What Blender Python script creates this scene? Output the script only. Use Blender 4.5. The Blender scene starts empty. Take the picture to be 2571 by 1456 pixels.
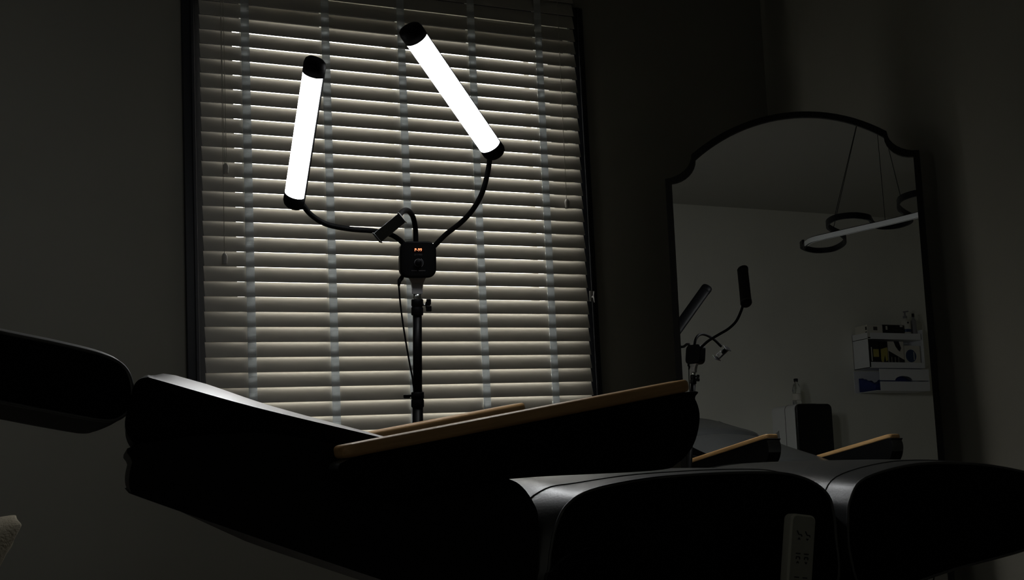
import bpy, bmesh, math, random
from mathutils import Vector, Matrix
random.seed(7)
PI = math.pi
C = bpy.context.scene.collection
SC = bpy.context.scene

# ------------------------------------------------------------------ camera, world, light, exposure
CZ = 0.72                                    # camera height
F_PX, PITCH, ROLL, YAW = 3400.0, 0.12101, -0.04589, 0.47805
CAM = Vector((0, 0, CZ))
_f = Vector((math.sin(YAW)*math.cos(PITCH), math.cos(YAW)*math.cos(PITCH), math.sin(PITCH)))
_r0 = Vector((math.cos(YAW), -math.sin(YAW), 0)); _u0 = _r0.cross(_f)
R_ = _r0*math.cos(ROLL) + _u0*math.sin(ROLL)
U_ = -_r0*math.sin(ROLL) + _u0*math.cos(ROLL)
cam = bpy.data.cameras.new('camera'); cam_o = bpy.data.objects.new('camera', cam); C.objects.link(cam_o)
cam.sensor_width = 36; cam.lens = F_PX/2571*36; cam.clip_start = 0.02
cam_o.matrix_world = Matrix(((R_.x, U_.x, -_f.x, CAM.x), (R_.y, U_.y, -_f.y, CAM.y), (R_.z, U_.z, -_f.z, CAM.z), (0, 0, 0, 1)))
SC.camera = cam_o
SC.view_settings.view_transform = 'Standard'; SC.view_settings.look = 'None'
SC.view_settings.gamma = 1; SC.view_settings.use_curve_mapping = False
SC.view_settings.exposure = 0.0
SC.cycles.use_denoising = True; SC.cycles.use_adaptive_sampling = False
SC.cycles.max_bounces = 12; SC.cycles.diffuse_bounces = 8; SC.cycles.sample_clamp_indirect = 6
w = bpy.data.worlds.new('sky'); SC.world = w; w.use_nodes = True
bg = w.node_tree.nodes['Background']; bg.inputs[0].default_value = (1.0, 0.97, 0.90, 1); bg.inputs[1].default_value = SKY = 9.5
TUBE = 31.0
pl = bpy.data.lights.new('window_daylight_portal', 'AREA'); pl.shape = 'RECTANGLE'; pl.size = 1.20; pl.size_y = 1.42
pl.cycles.is_portal = True
po = bpy.data.objects.new('window_daylight_portal', pl); C.objects.link(po)
po.location = (1.735, 4.215, 1.45); po.rotation_euler = (-PI/2, 0, 0)

# ------------------------------------------------------------------ helpers
def px(x, y, d):
    """world point seen at that spot of the 2571x1456 frame, d metres along the view axis"""
    return CAM + (_f + R_*((x-1285.5)/F_PX) - U_*((y-728)/F_PX))*d
def pxY(x, y, Y):
    v = _f + R_*((x-1285.5)/F_PX) - U_*((y-728)/F_PX)
    return CAM + v*(Y/v.y)

def mat(name, col, rough=0.6, metal=0.0, spec=0.5, bump=0.0, scale=60.0, var=0.0, vscale=6.0, emit=None, es=0, trans=0.0, coat=0.0, alpha=None):
    m = bpy.data.materials.new(name); m.use_nodes = True
    nt = m.node_tree; b = nt.nodes['Principled BSDF']
    b.inputs['Base Color'].default_value = (*col, 1)
    b.inputs['Roughness'].default_value = rough; b.inputs['Metallic'].default_value = metal
    b.inputs['Specular IOR Level'].default_value = spec
    b.inputs['Transmission Weight'].default_value = trans
    b.inputs['Coat Weight'].default_value = coat; b.inputs['Coat Roughness'].default_value = 0.45
    tc = nt.nodes.new('ShaderNodeTexCoord')
    if var:
        n = nt.nodes.new('ShaderNodeTexNoise'); n.inputs['Scale'].default_value = vscale; n.inputs['Detail'].default_value = 5
        r = nt.nodes.new('ShaderNodeValToRGB')
        r.color_ramp.elements[0].position = 0.3; r.color_ramp.elements[1].position = 0.7
        r.color_ramp.elements[0].color = tuple(c*(1-var) for c in col) + (1,)
        r.color_ramp.elements[1].color = tuple(min(1, c*(1+var)) for c in col) + (1,)
        nt.links.new(tc.outputs['Object'], n.inputs['Vector']); nt.links.new(n.outputs['Fac'], r.inputs['Fac'])
        nt.links.new(r.outputs['Color'], b.inputs['Base Color'])
    if bump:
        n2 = nt.nodes.new('ShaderNodeTexNoise'); n2.inputs['Scale'].default_value = scale; n2.inputs['Detail'].default_value = 6
        bp = nt.nodes.new('ShaderNodeBump'); bp.inputs['Strength'].default_value = bump; bp.inputs['Distance'].default_value = 0.002
        nt.links.new(tc.outputs['Object'], n2.inputs['Vector']); nt.links.new(n2.outputs['Fac'], bp.inputs['Height'])
        nt.links.new(bp.outputs['Normal'], b.inputs['Normal'])
    if emit:
        b.inputs['Emission Color'].default_value = (*emit, 1); b.inputs['Emission Strength'].default_value = es
    return m

def wood_mat(name, c1, c2, rough=0.35):
    m = bpy.data.materials.new(name); m.use_nodes = True
    nt = m.node_tree; b = nt.nodes['Principled BSDF']
    tc = nt.nodes.new('ShaderNodeTexCoord'); mp = nt.nodes.new('ShaderNodeMapping'); mp.inputs['Scale'].default_value = (3, 60, 60)
    n = nt.nodes.new('ShaderNodeTexNoise'); n.inputs['Scale'].default_value = 2.2; n.inputs['Detail'].default_value = 8; n.inputs['Distortion'].default_value = 0.6
    r = nt.nodes.new('ShaderNodeValToRGB')
    r.color_ramp.elements[0].position = 0.3; r.color_ramp.elements[0].color = (*c1, 1)
    r.color_ramp.elements[1].position = 0.7; r.color_ramp.elements[1].color = (*c2, 1)
    nt.links.new(tc.outputs['Object'], mp.inputs['Vector']); nt.links.new(mp.outputs['Vector'], n.inputs['Vector'])
    nt.links.new(n.outputs['Fac'], r.inputs['Fac']); nt.links.new(r.outputs['Color'], b.inputs['Base Color'])
    bp = nt.nodes.new('ShaderNodeBump'); bp.inputs['Strength'].default_value = 0.15; bp.inputs['Distance'].default_value = 0.001
    nt.links.new(n.outputs['Fac'], bp.inputs['Height']); nt.links.new(bp.outputs['Normal'], b.inputs['Normal'])
    b.inputs['Roughness'].default_value = rough; b.inputs['Specular IOR Level'].default_value = 0.5
    return m

M = dict(
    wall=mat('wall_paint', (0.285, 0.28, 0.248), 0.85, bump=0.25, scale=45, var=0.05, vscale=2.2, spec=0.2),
    wall2=mat('wall_paint_lit', (0.88, 0.88, 0.80), 0.85, bump=0.2, scale=45, var=0.03, vscale=2.2, spec=0.2),  # wall paint with extra lamp light put into its colour
    ceiling=mat('ceiling_paint', (0.55, 0.545, 0.50), 0.9, bump=0.15, scale=40, spec=0.2),
    floor=mat('floor_vinyl', (0.22, 0.20, 0.18), 0.5, var=0.15, vscale=4, bump=0.1),
    trim=mat('dark_navy_gloss_paint', (0.006, 0.008, 0.014), 0.5, bump=0.1),
    frame=mat('window_frame_dark', (0.02, 0.02, 0.025), 0.5),
    bar=mat('window_bar_white', (0.7, 0.7, 0.68), 0.5),
    slat=mat('white_slat', (0.50, 0.487, 0.45), 0.6, spec=0.25),
    cord=mat('cream_cord', (0.5, 0.49, 0.45), 0.8),
    tassel=mat('grey_plastic_tassel', (0.45, 0.44, 0.41), 0.4),
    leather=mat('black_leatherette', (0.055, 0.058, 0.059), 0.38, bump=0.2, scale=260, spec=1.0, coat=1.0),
    leather_shade=mat('black_leatherette_shade', (0.0025, 0.0025, 0.003), 0.65, bump=0.3, scale=260, spec=0.12),  # same leatherette, shade painted in: near black for faces turned from the light
    shell=mat('black_plastic_shell', (0.004, 0.004, 0.005), 0.55, spec=0.25),
    wood=wood_mat('honey_oak', (0.60, 0.34, 0.14), (0.80, 0.50, 0.23)),
    thread=mat('grey_thread', (0.10, 0.10, 0.10), 0.8),
    lamp=mat('black_lamp_plastic', (0.002, 0.002, 0.0026), 0.5, spec=0.10),
    rubber=mat('black_rubber', (0.003, 0.003, 0.0035), 0.6, bump=0.1, scale=200, spec=0.10),
    lgrey=mat('grey_lamp_neck_plastic', (0.30, 0.30, 0.31), 0.4),
    clampm=mat('satin_black_clamp', (0.008, 0.008, 0.009), 0.28, spec=1.0, coat=0.5),
    metal=mat('black_metal', (0.005, 0.005, 0.006), 0.4, spec=0.15),
    chrome=mat('polished_metal', (0.75, 0.76, 0.78), 0.2, metal=1.0),
    mframe=mat('black_mirror_frame', (0.006, 0.006, 0.006), 0.5, spec=0.3),
    mirror=mat('mirror_glass', (0.93, 0.94, 0.92), 0.0, metal=1.0),
    tube=mat('glowing_diffuser', (0.9, 0.9, 0.9), 0.4, emit=(0.97, 0.985, 1.0), es=TUBE),
    digits=mat('red_led_digits', (0.1, 0.01, 0.0), 0.5, emit=(1.0, 0.30, 0.13), es=2.2),
    ledwin=mat('display_window', (0.01, 0.003, 0.003), 0.15),
    print_=mat('faint_grey_print', (0.07, 0.065, 0.07), 0.6),
    white=mat('white_plastic', (0.90, 0.91, 0.92), 0.45),
    white2=mat('white_laminate', (0.88, 0.90, 0.93), 0.45),
    dark=mat('dark_glass_front', (0.003, 0.003, 0.004), 0.25),
    remote=mat('grey_handset_plastic', (0.80, 0.80, 0.70), 0.35, bump=0.1, scale=120),
    remote_f=mat('handset_face', (0.50, 0.51, 0.45), 0.5),
    icon=mat('handset_icon', (0.012, 0.013, 0.016), 0.6),
    cream=mat('cream_towelling', (0.46, 0.41, 0.31), 0.95, bump=0.8, scale=180, spec=0.1),
    blue=mat('blue_nitrile', (0.01, 0.03, 0.20), 0.5),
    bluel=mat('blue_label', (0.02, 0.06, 0.16), 0.4),
    yellow=mat('yellow_card', (0.50, 0.44, 0.12), 0.6),
    card=mat('cream_card', (0.74, 0.72, 0.64), 0.6),
    black=mat('black_card', (0.006, 0.006, 0.008), 0.5),
    water=mat('bottle_plastic', (0.9, 0.92, 0.92), 0.05, trans=1.0),
    led_off=mat('unlit_led_strip', (0.60, 0.62, 0.62), 0.35),
    ground=mat('outdoor_ground', (0.25, 0.24, 0.2), 0.9, var=0.3),
)
# translucent woven tape
m = bpy.data.materials.new('woven_ladder_tape'); m.use_nodes = True; nt = m.node_tree
b = nt.nodes['Principled BSDF']; b.inputs['Base Color'].default_value = (0.68, 0.70, 0.71, 1); b.inputs['Roughness'].default_value = 0.9
tr = nt.nodes.new('ShaderNodeBsdfTranslucent'); tr.inputs[0].default_value = (0.80, 0.83, 0.85, 1)
mx = nt.nodes.new('ShaderNodeMixShader'); mx.inputs[0].default_value = 0.47
wv = nt.nodes.new('ShaderNodeTexWave'); wv.inputs['Scale'].default_value = 90; wv.bands_direction = 'Z'; wv.inputs['Distortion'].default_value = 1.5
tc = nt.nodes.new('ShaderNodeTexCoord'); bp = nt.nodes.new('ShaderNodeBump'); bp.inputs['Strength'].default_value = 0.4; bp.inputs['Distance'].default_value = 0.001
nt.links.new(tc.outputs['Object'], wv.inputs['Vector']); nt.links.new(wv.outputs['Fac'], bp.inputs['Height']); nt.links.new(bp.outputs['Normal'], b.inputs['Normal'])
nt.links.new(b.outputs[0], mx.inputs[1]); nt.links.new(tr.outputs[0], mx.inputs[2]); nt.links.new(mx.outputs[0], nt.nodes['Material Output'].inputs[0])
M['tape'] = m
# thin window glass: clear with a fresnel reflection
m = bpy.data.materials.new('window_glass'); m.use_nodes = True; nt = m.node_tree
for n_ in list(nt.nodes):
    if n_.type != 'OUTPUT_MATERIAL': nt.nodes.remove(n_)
t_ = nt.nodes.new('ShaderNodeBsdfTransparent'); g_ = nt.nodes.new('ShaderNodeBsdfGlossy'); g_.inputs['Roughness'].default_value = 0.02
fr = nt.nodes.new('ShaderNodeFresnel'); fr.inputs[0].default_value = 1.45; mx = nt.nodes.new('ShaderNodeMixShader')
nt.links.new(fr.outputs[0], mx.inputs[0]); nt.links.new(t_.outputs[0], mx.inputs[1]); nt.links.new(g_.outputs[0], mx.inputs[2])
nt.links.new(mx.outputs[0], nt.nodes['Material Output'].inputs[0])
M['glass'] = m

def link(name, bm, material, parent=None, smooth=False, bevel=0.0, seg=2, normals=True):
    if normals: bmesh.ops.recalc_face_normals(bm, faces=bm.faces)
    me = bpy.data.meshes.new(name); bm.to_mesh(me); bm.free()
    if smooth:
        for p in me.polygons: p.use_smooth = True
    ms = material if isinstance(material, (list, tuple)) else [material]
    for mm in ms: me.materials.append(mm)
    o = bpy.data.objects.new(name, me); C.objects.link(o)
    if parent is not None:
        o.parent = parent; o.matrix_parent_inverse = parent.matrix_world.inverted()
    if bevel:
        bv = o.modifiers.new('bevel', 'BEVEL'); bv.width = bevel; bv.segments = seg; bv.limit_method = 'ANGLE'; bv.angle_limit = math.radians(40)
        for p in me.polygons: p.use_smooth = True
        o.modifiers.new('wn', 'WEIGHTED_NORMAL')
    return o
def thing(name, label, cat, loc, group=None):
    o = bpy.data.objects.new(name, None); C.objects.link(o); o.location = loc; o.empty_display_size = 0.05
    o.matrix_world = Matrix.Translation(Vector(loc))
    o['label'] = label; o['category'] = cat
    if group: o['group'] = group
    return o
def struct(o): o['kind'] = 'structure'; return o

def add_box(bm, lo, hi, M4=None, mi=0):
    vs = [bm.verts.new(Vector((x, y, z))) for x in (lo[0], hi[0]) for y in (lo[1], hi[1]) for z in (lo[2], hi[2])]
    if M4 is not None:
        for v in vs: v.co = M4 @ v.co
    for f in ((0, 1, 3, 2), (4, 6, 7, 5), (0, 4, 5, 1), (2, 3, 7, 6), (0, 2, 6, 4), (1, 5, 7, 3)):
        fc = bm.faces.new([vs[i] for i in f]); fc.material_index = mi
def box(name, lo, hi, material, parent=None, M4=None, bevel=0.0, seg=2):
    bm = bmesh.new(); add_box(bm, lo, hi, M4); return link(name, bm, material, parent, bevel=bevel, seg=seg)
def frame_of(p0, d):
    d = d.normalized(); up = Vector((0, 0, 1)) if abs(d.z) < 0.95 else Vector((1, 0, 0))
    a = d.cross(up).normalized(); b_ = d.cross(a).normalized(); return a, b_
def add_tube(bm, pts, r, n=12, caps=True):
    pts = [Vector(p) for p in pts]; rs = r if isinstance(r, (list, tuple)) else [r]*len(pts)
    rings = []; a = None
    for i, p in enumerate(pts):
        d = (pts[min(i+1, len(pts)-1)] - pts[max(i-1, 0)]).normalized()
        if a is None: a, b_ = frame_of(p, d)
        else:
            a = (a - d*a.dot(d)).normalized(); b_ = d.cross(a).normalized()
        rings.append([bm.verts.new(p + (a*math.cos(2*PI*k/n) + b_*math.sin(2*PI*k/n))*rs[i]) for k in range(n)])
    for i in range(len(rings)-1):
        for k in range(n):
            bm.faces.new((rings[i][k], rings[i][(k+1) % n], rings[i+1][(k+1) % n], rings[i+1][k]))
    if caps: bm.faces.new(rings[0]); bm.faces.new(rings[-1])
def tube(name, pts, r, material, parent=None, n=12, smooth=True):
    bm = bmesh.new(); add_tube(bm, pts, r, n); return link(name, bm, material, parent, smooth=smooth)
def spline(pts, n=8):
    """Catmull-Rom"""
    pts = [Vector(p) for p in pts]; out = []
    P = [pts[0]*2-pts[1]] + pts + [pts[-1]*2-pts[-2]]
    for i in range(1, len(P)-2):
        for k in range(n):
            t = k/n
            out.append(0.5*((2*P[i]) + (P[i+1]-P[i-1])*t + (2*P[i-1]-5*P[i]+4*P[i+1]-P[i+2])*t*t + (3*P[i]-P[i-1]-3*P[i+1]+P[i+2])*t**3))
    out.append(pts[-1]); return out
def add_lathe(bm, prof, base, axis, n=24):
    axis = axis.normalized(); a, b_ = frame_of(base, axis); rings = []
    for r, h in prof:
        rings.append([bm.verts.new(base + axis*h + (a*math.cos(2*PI*k/n) + b_*math.sin(2*PI*k/n))*max(r, 1e-5)) for k in range(n)])
    for i in range(len(rings)-1):
        for k in range(n):
            bm.faces.new((rings[i][k], rings[i][(k+1) % n], rings[i+1][(k+1) % n], rings[i+1][k]))
    bm.faces.new(rings[0]); bm.faces.new(rings[-1])
def lathe(name, prof, base, axis, material, parent=None, n=24):
    bm = bmesh.new(); add_lathe(bm, prof, Vector(base), Vector(axis), n); return link(name, bm, material, parent, smooth=True)
def add_prism(bm, poly, f0, f1):
    """poly: 2-D points; f0 / f1 map them to the two faces"""
    a = [bm.verts.new(f0(p)) for p in poly]; c = [bm.verts.new(f1(p)) for p in poly]
    bm.faces.new(a); bm.faces.new(c); n = len(poly)
    for i in range(n): bm.faces.new((a[i], a[(i+1) % n], c[(i+1) % n], c[i]))
def text_mesh(name, s, size, M4, material, parent, extrude=0.0002):
    cu = bpy.data.curves.new(name, 'FONT'); cu.body = s; cu.size = size; cu.align_x = 'CENTER'; cu.align_y = 'CENTER'; cu.extrude = extrude
    t = bpy.data.objects.new(name + '_tmp', cu); C.objects.link(t)
    dg = bpy.context.evaluated_depsgraph_get(); me = bpy.data.meshes.new_from_object(t.evaluated_get(dg))
    bpy.data.objects.remove(t); me.transform(M4); me.materials.clear(); me.materials.append(material)
    o = bpy.data.objects.new(name, me); C.objects.link(o)
    if parent is not None: o.parent = parent; o.matrix_parent_inverse = parent.matrix_world.inverted()
    return o
def basis(o, x, y, z):
    return Matrix(((x.x, y.x, z.x, o.x), (x.y, y.y, z.y, o.y), (x.z, y.z, z.z, o.z), (0, 0, 0, 1)))

# ------------------------------------------------------------------ room shell
XL, XR, YB, YW, ZC = -1.45, 3.23, -1.7, 4.04, 2.585
T = 0.16
OX0, OX1, OZ0, OZ1 = 1.06, 2.372, 0.70, 2.22       # opening in the window wall
bm = bmesh.new()
add_box(bm, (XL-T, YW, 0), (OX0, YW+T, ZC)); add_box(bm, (OX1, YW, 0), (XR+T, YW+T, ZC))
add_box(bm, (OX0, YW, 0), (OX1, YW+T, OZ0)); add_box(bm, (OX0, YW, OZ1), (OX1, YW+T, ZC))
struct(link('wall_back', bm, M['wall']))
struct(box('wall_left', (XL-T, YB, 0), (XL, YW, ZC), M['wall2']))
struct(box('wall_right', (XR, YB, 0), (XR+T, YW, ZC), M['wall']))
struct(box('wall_front', (XL-T, YB-T, 0), (XR+T, YB, ZC), M['wall2']))  # unseen wall, made pale to bounce more light onto the chair front
struct(box('floor', (XL-T, YB-T, -0.1), (XR+T, YW+T, 0), M['floor']))
struct(box('ceiling', (XL-T, YB-T, ZC), (XR+T, YW+T, ZC+0.1), M['ceiling']))
# window: dark casing on the wall, frame inside the opening, three panes
win = bpy.data.objects.new('window_1', None); C.objects.link(win); win.location = (1.716, YW, OZ0); win.matrix_world = Matrix.Translation(win.location)
win['kind'] = 'structure'
def casing(name, xo0, xo1, xi0, xi1, z0, z1):
    bm = bmesh.new()
    add_prism(bm, [(xo0, z0), (xi0, z0), (xi1, z1), (xo1, z1)], lambda p: Vector((p[0], YW-0.001, p[1])), lambda p: Vector((p[0], YW-0.018, p[1])))
    a = xo0+(xi0-xo0)*0.30; b2 = xo1+(xi1-xo1)*0.30; a2 = xo0+(xi0-xo0)*0.44; b3 = xo1+(xi1-xo1)*0.44
    add_prism(bm, [(a, z0), (a2, z0), (b3, z1), (b2, z1)], lambda p: Vector((p[0], YW-0.018, p[1])), lambda p: Vector((p[0], YW-0.023, p[1])))
    return link(name, bm, M['trim'], win, bevel=0.002)
casing('casing', 0.986, 0.986, 1.068, 1.068, OZ0-0.05, OZ1+0.07)
casing('casing', 2.418, 2.418, 2.360, 2.360, OZ0-0.05, OZ1+0.07)
box('casing', (1.068, YW-0.018, OZ1), (2.36, YW-0.001, OZ1+0.07), M['trim'], win, bevel=0.002)
box('sill', (0.97, YW-0.05, OZ0-0.03), (2.44, YW+0.02, OZ0), M['trim'], win, bevel=0.004)
GX0, GX1, GZ0, GZ1 = 1.162, 2.306, 0.76, 2.135
GY = 4.125
bm = bmesh.new()
add_box(bm, (OX0, GY-0.03, OZ0), (GX0, GY+0.03, OZ1)); add_box(bm, (GX1, GY-0.03, OZ0), (OX1, GY+0.03, OZ1))
add_box(bm, (GX0, GY-0.03, OZ0), (GX1, GY+0.03, GZ0)); add_box(bm, (GX0, GY-0.03, GZ1), (GX1, GY+0.03, OZ1))
link('window_frame', bm, M['frame'], win)
bars = [1.703, 2.228]
for bx in bars: box('glazing_bar', (bx-0.010, GY-0.012, GZ0), (bx+0.010, GY+0.012, GZ1), M['bar'], win)
ed = [GX0] + bars + [GX1]
for i in range(3):
    bm = bmesh.new(); x0 = ed[i] + (0.01 if i else 0); x1 = ed[i+1] - (0.01 if i < 2 else 0)
    bm.faces.new([bm.verts.new(v) for v in ((x0, GY, GZ0), (x1, GY, GZ0), (x1, GY, GZ1), (x0, GY, GZ1))])
    link('pane', bm, M['glass'], win)
# garden level outside the window
g = box('ground_outside', (-8, 4.5, -0.9), (12, 16, -0.8), M['ground']); g['kind'] = 'structure'

# ------------------------------------------------------------------ venetian blind
SY, PITCHZ, ZL0 = 3.990, 0.04603, CZ + 1.3872
BX0, BX1 = 1.033, 2.362
TAPES = [1.1735, 1.4365, 1.699, 1.957, 2.215]
TW = 0.0265
blind = thing('venetian_blind', 'white wooden slatted blind with grey fabric tapes hanging closed over the window', 'blind', (1.70, SY, ZL0-29*PITCHZ-0.03))
TILT = math.asin(0.0125/0.050)
sw, st = 0.0482, 0.0020
ca, sa = math.cos(TILT), math.sin(TILT)
def slat_mesh():
    bm = bmesh.new()
    # local: u across the slat (0 = room-side bottom edge), n = thickness towards the window
    def band(u0, u1, xs):
        for x0, x1 in xs:
            vs = []
            for x in (x0, x1):
                for u in (u0, u1):
                    for n in (0, st):
                        c = 0.0012*(1-(2*u/sw-1)**2)
                        vs.append(bm.verts.new((x, sa*u + ca*(n+0) - c*0, ca*u - sa*n)))
            for f in ((0, 1, 3, 2), (4, 6, 7, 5), (0, 4, 5, 1), (2, 3, 7, 6), (0, 2, 6, 4), (1, 5, 7, 3)): bm.faces.new([vs[i] for i in f])
    full = [(BX0, BX1)]
    cut = []; x = BX0
    for t in TAPES: cut.append((x, t-0.010)); x = t+0.010
    cut.append((x, BX1))
    band(0, sw*0.42, full); band(sw*0.42, sw*0.62, cut); band(sw*0.62, sw, full)
    bmesh.ops.remove_doubles(bm, verts=bm.verts, dist=1e-6)
    bmesh.ops.recalc_face_normals(bm, faces=bm.faces)
    me = bpy.data.meshes.new('slat'); bm.to_mesh(me); bm.free(); me.materials.append(M['slat']); return me
sm = slat_mesh()
for i in range(-4, 30):
    o = bpy.data.objects.new('slat', sm); C.objects.link(o)
    z = ZL0 - i*PITCHZ
    o.location = (0.0015*i*0 + (0.0009*(i-12) if i > 12 else 0)*0, SY, z)
    o.rotation_euler = (random.gauss(0, 0.002), 0, 0)
    o.parent = blind; o.matrix_parent_inverse = blind.matrix_world.inverted()
ztop = ZL0 + 4*PITCHZ + 0.05; zbot = ZL0 - 29*PITCHZ
for t in TAPES:
    for side, y in ((0, SY-0.0015), (1, SY+0.0012+0.0165)):
        bm = bmesh.new(); n = 36
        for k in range(n):
            za = zbot + (ztop-zbot)*k/n; zb = zbot + (ztop-zbot)*(k+1)/n
            add_box(bm, (t-TW/2, y-0.0004, za), (t+TW/2, y+0.0004, zb))
        if side == 0:
            bmesh.ops.remove_doubles(bm, verts=bm.verts, dist=1e-6)
        link('ladder_tape', bm, M['tape'], blind)
box('headrail', (BX0-0.003, SY-0.012, ztop), (BX1+0.003, SY+0.045, ztop+0.045), M['slat'], blind, bevel=0.002)
box('bottom_rail', (BX0, SY-0.004, zbot-0.02), (BX1, SY+0.018, zbot-0.002), M['slat'], blind, bevel=0.002)
def cord(xs, ztas, tassel=True):
    for x0, x1 in xs: tube('cord', [(x0, SY-0.012, ztop+0.01), (x1, SY-0.012, ztas)], 0.0010, M['cord'], blind, n=6)
    if tassel:
        x = sum(p[1] for p in xs)/len(xs)
        lathe('cord_tassel', [(0.0015, 0.0), (0.005, -0.002), (0.0085, -0.010), (0.0088, -0.016), (0.0075, -0.030), (0.0078, -0.034), (0.0, -0.034)], (x, SY-0.014, ztas+0.002), (0, 0, 1), M['tassel'], blind, n=14)
cord([(1.094, 1.098), (1.104, 1.103)], CZ+0.918)
cord([(1.096, 1.0915)], CZ+0.641)
cord([(2.292, 2.288)], CZ+0.862)
cl = thing('cord_cleat', 'small white cord hook screwed to the right edge of the dark window casing', 'hook', (2.392, YW-0.03, CZ+0.53))
box('cleat_plate', (2.384, YW-0.024, CZ+0.515), (2.400, YW-0.018, CZ+0.552), M['thread'], cl, bevel=0.002)
tube('cleat_horn', [(2.392, YW-0.022, CZ+0.53), (2.392, YW-0.036, CZ+0.532), (2.392, YW-0.040, CZ+0.548)], 0.003, M['thread'], cl, n=8)
tube('cleat_horn', [(2.392, YW-0.022, CZ+0.53), (2.392, YW-0.036, CZ+0.528), (2.392, YW-0.040, CZ+0.510)], 0.003, M['thread'], cl, n=8)

# ------------------------------------------------------------------ arched standing mirror
MN = Vector((-0.73344, -0.67942, 0.02130)); MC = -4.4523
MX = Vector((0.67958, -0.73360, 0.0)); MU = Vector((0.01563, 0.01448, 0.99977))
UC, HW = -0.616, 0.4175
def mpt(u, v, n=0.0): return CAM + MN*(MC+n) + MX*(UC+u) + MU*v
def arch(ins):
    hw = HW-ins; pts = [(-hw, -0.622+ins), (hw, -0.622+ins)]
    vc, vj, vt = 1.006-ins, 1.080-ins*1.0, 1.184-ins; uj = 0.322-ins*0.55
    right = []
    for k in range(9):
        a = PI/2*k/8
        right.append((hw-(hw-uj)*math.sin(a), vj-(vj-vc)*math.cos(a)))
    # arc through (+-uj, vj) with apex vt
    h = vt-vj; Rr = (uj*uj+h*h)/(2*h); a0 = math.asin(uj/Rr)
    for k in range(1, 24):
        a = a0*(1-2*k/24)
        right.append((Rr*math.sin(a), vt-Rr+Rr*math.cos(a)))
    left = [(-p[0], p[1]) for p in reversed(right[:9])]
    return pts + right + left
mir = thing('standing_mirror', 'tall arched floor mirror with thin black frame leaning in the room corner', 'mirror', mpt(0, -0.622))
outer, inner = arch(0), arch(0.019)
bm = bmesh.new()
rings = [[bm.verts.new(mpt(u, v, n)) for (u, v) in L_] for L_, n in ((outer, -0.020), (outer, 0.008), (inner, 0.008), (inner, 0.0), (inner, -0.020))]
for i in range(5):
    A_, B_ = rings[i], rings[(i+1) % 5]; n = len(A_)
    for k in range(n): bm.faces.new((A_[k], A_[(k+1) % n], B_[(k+1) % n], B_[k]))
link('mirror_frame', bm, M['mframe'], mir)
bm = bmesh.new(); f_ = bm.faces.new([bm.verts.new(mpt(u, v, 0.0)) for (u, v) in arch(0.0185)])
link('mirror_glass', bm, M['mirror'], mir)
bm = bmesh.new(); add_prism(bm, arch(0.02), lambda p: mpt(p[0], p[1], -0.004), lambda p: mpt(p[0], p[1], -0.018)); link('mirror_back', bm, M['mframe'], mir)

# ------------------------------------------------------------------ treatment chair
NP = CAM + Vector((1.2913, 1.8593, 0)); 
CA = Vector((math.sin(math.radians(96)), math.cos(math.radians(96)), 0)); CB = Vector((math.sin(math.radians(6)), math.cos(math.radians(6)), 0))
def ch(s, t, z): return NP + CA*s + CB*t + Vector((0, 0, z))
chair = thing('treatment_chair', 'black leatherette treatment chair with oak armrest tops, reclined in front of the window', 'treatment chair', (ch(0.0, 0.4, 0).x, ch(0.0, 0.4, 0).y, 0))
def resample(poly, n):
    pts = [Vector((p[0], p[1])) for p in poly]; L = [0]
    for i in range(len(pts)-1): L.append(L[-1]+(pts[i+1]-pts[i]).length)
    out = []
    for k in range(n+1):
        d = L[-1]*k/n; i = 0
        while i < len(L)-2 and L[i+1] < d: i += 1
        f = (d-L[i])/max(L[i+1]-L[i], 1e-9); out.append(pts[i].lerp(pts[i+1], f))
    return out
def sm2(poly, n=6, closed=False):
    if closed:
        P = [Vector((p[0], p[1], 0)) for p in poly]; m_ = len(P); out = []
        for i in range(m_):
            a, b2, c, d = P[i-1], P[i], P[(i+1) % m_], P[(i+2) % m_]
            for k in range(n):
                t = k/n; out.append(0.5*((2*b2)+(c-a)*t+(2*a-5*b2+4*c-d)*t*t+(3*b2-a-3*c+d)*t**3))
        return [(p.x, p.y) for p in out]
    return [(p.x, p.y) for p in spline([(p[0], p[1], 0) for p in poly], n)]
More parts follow.
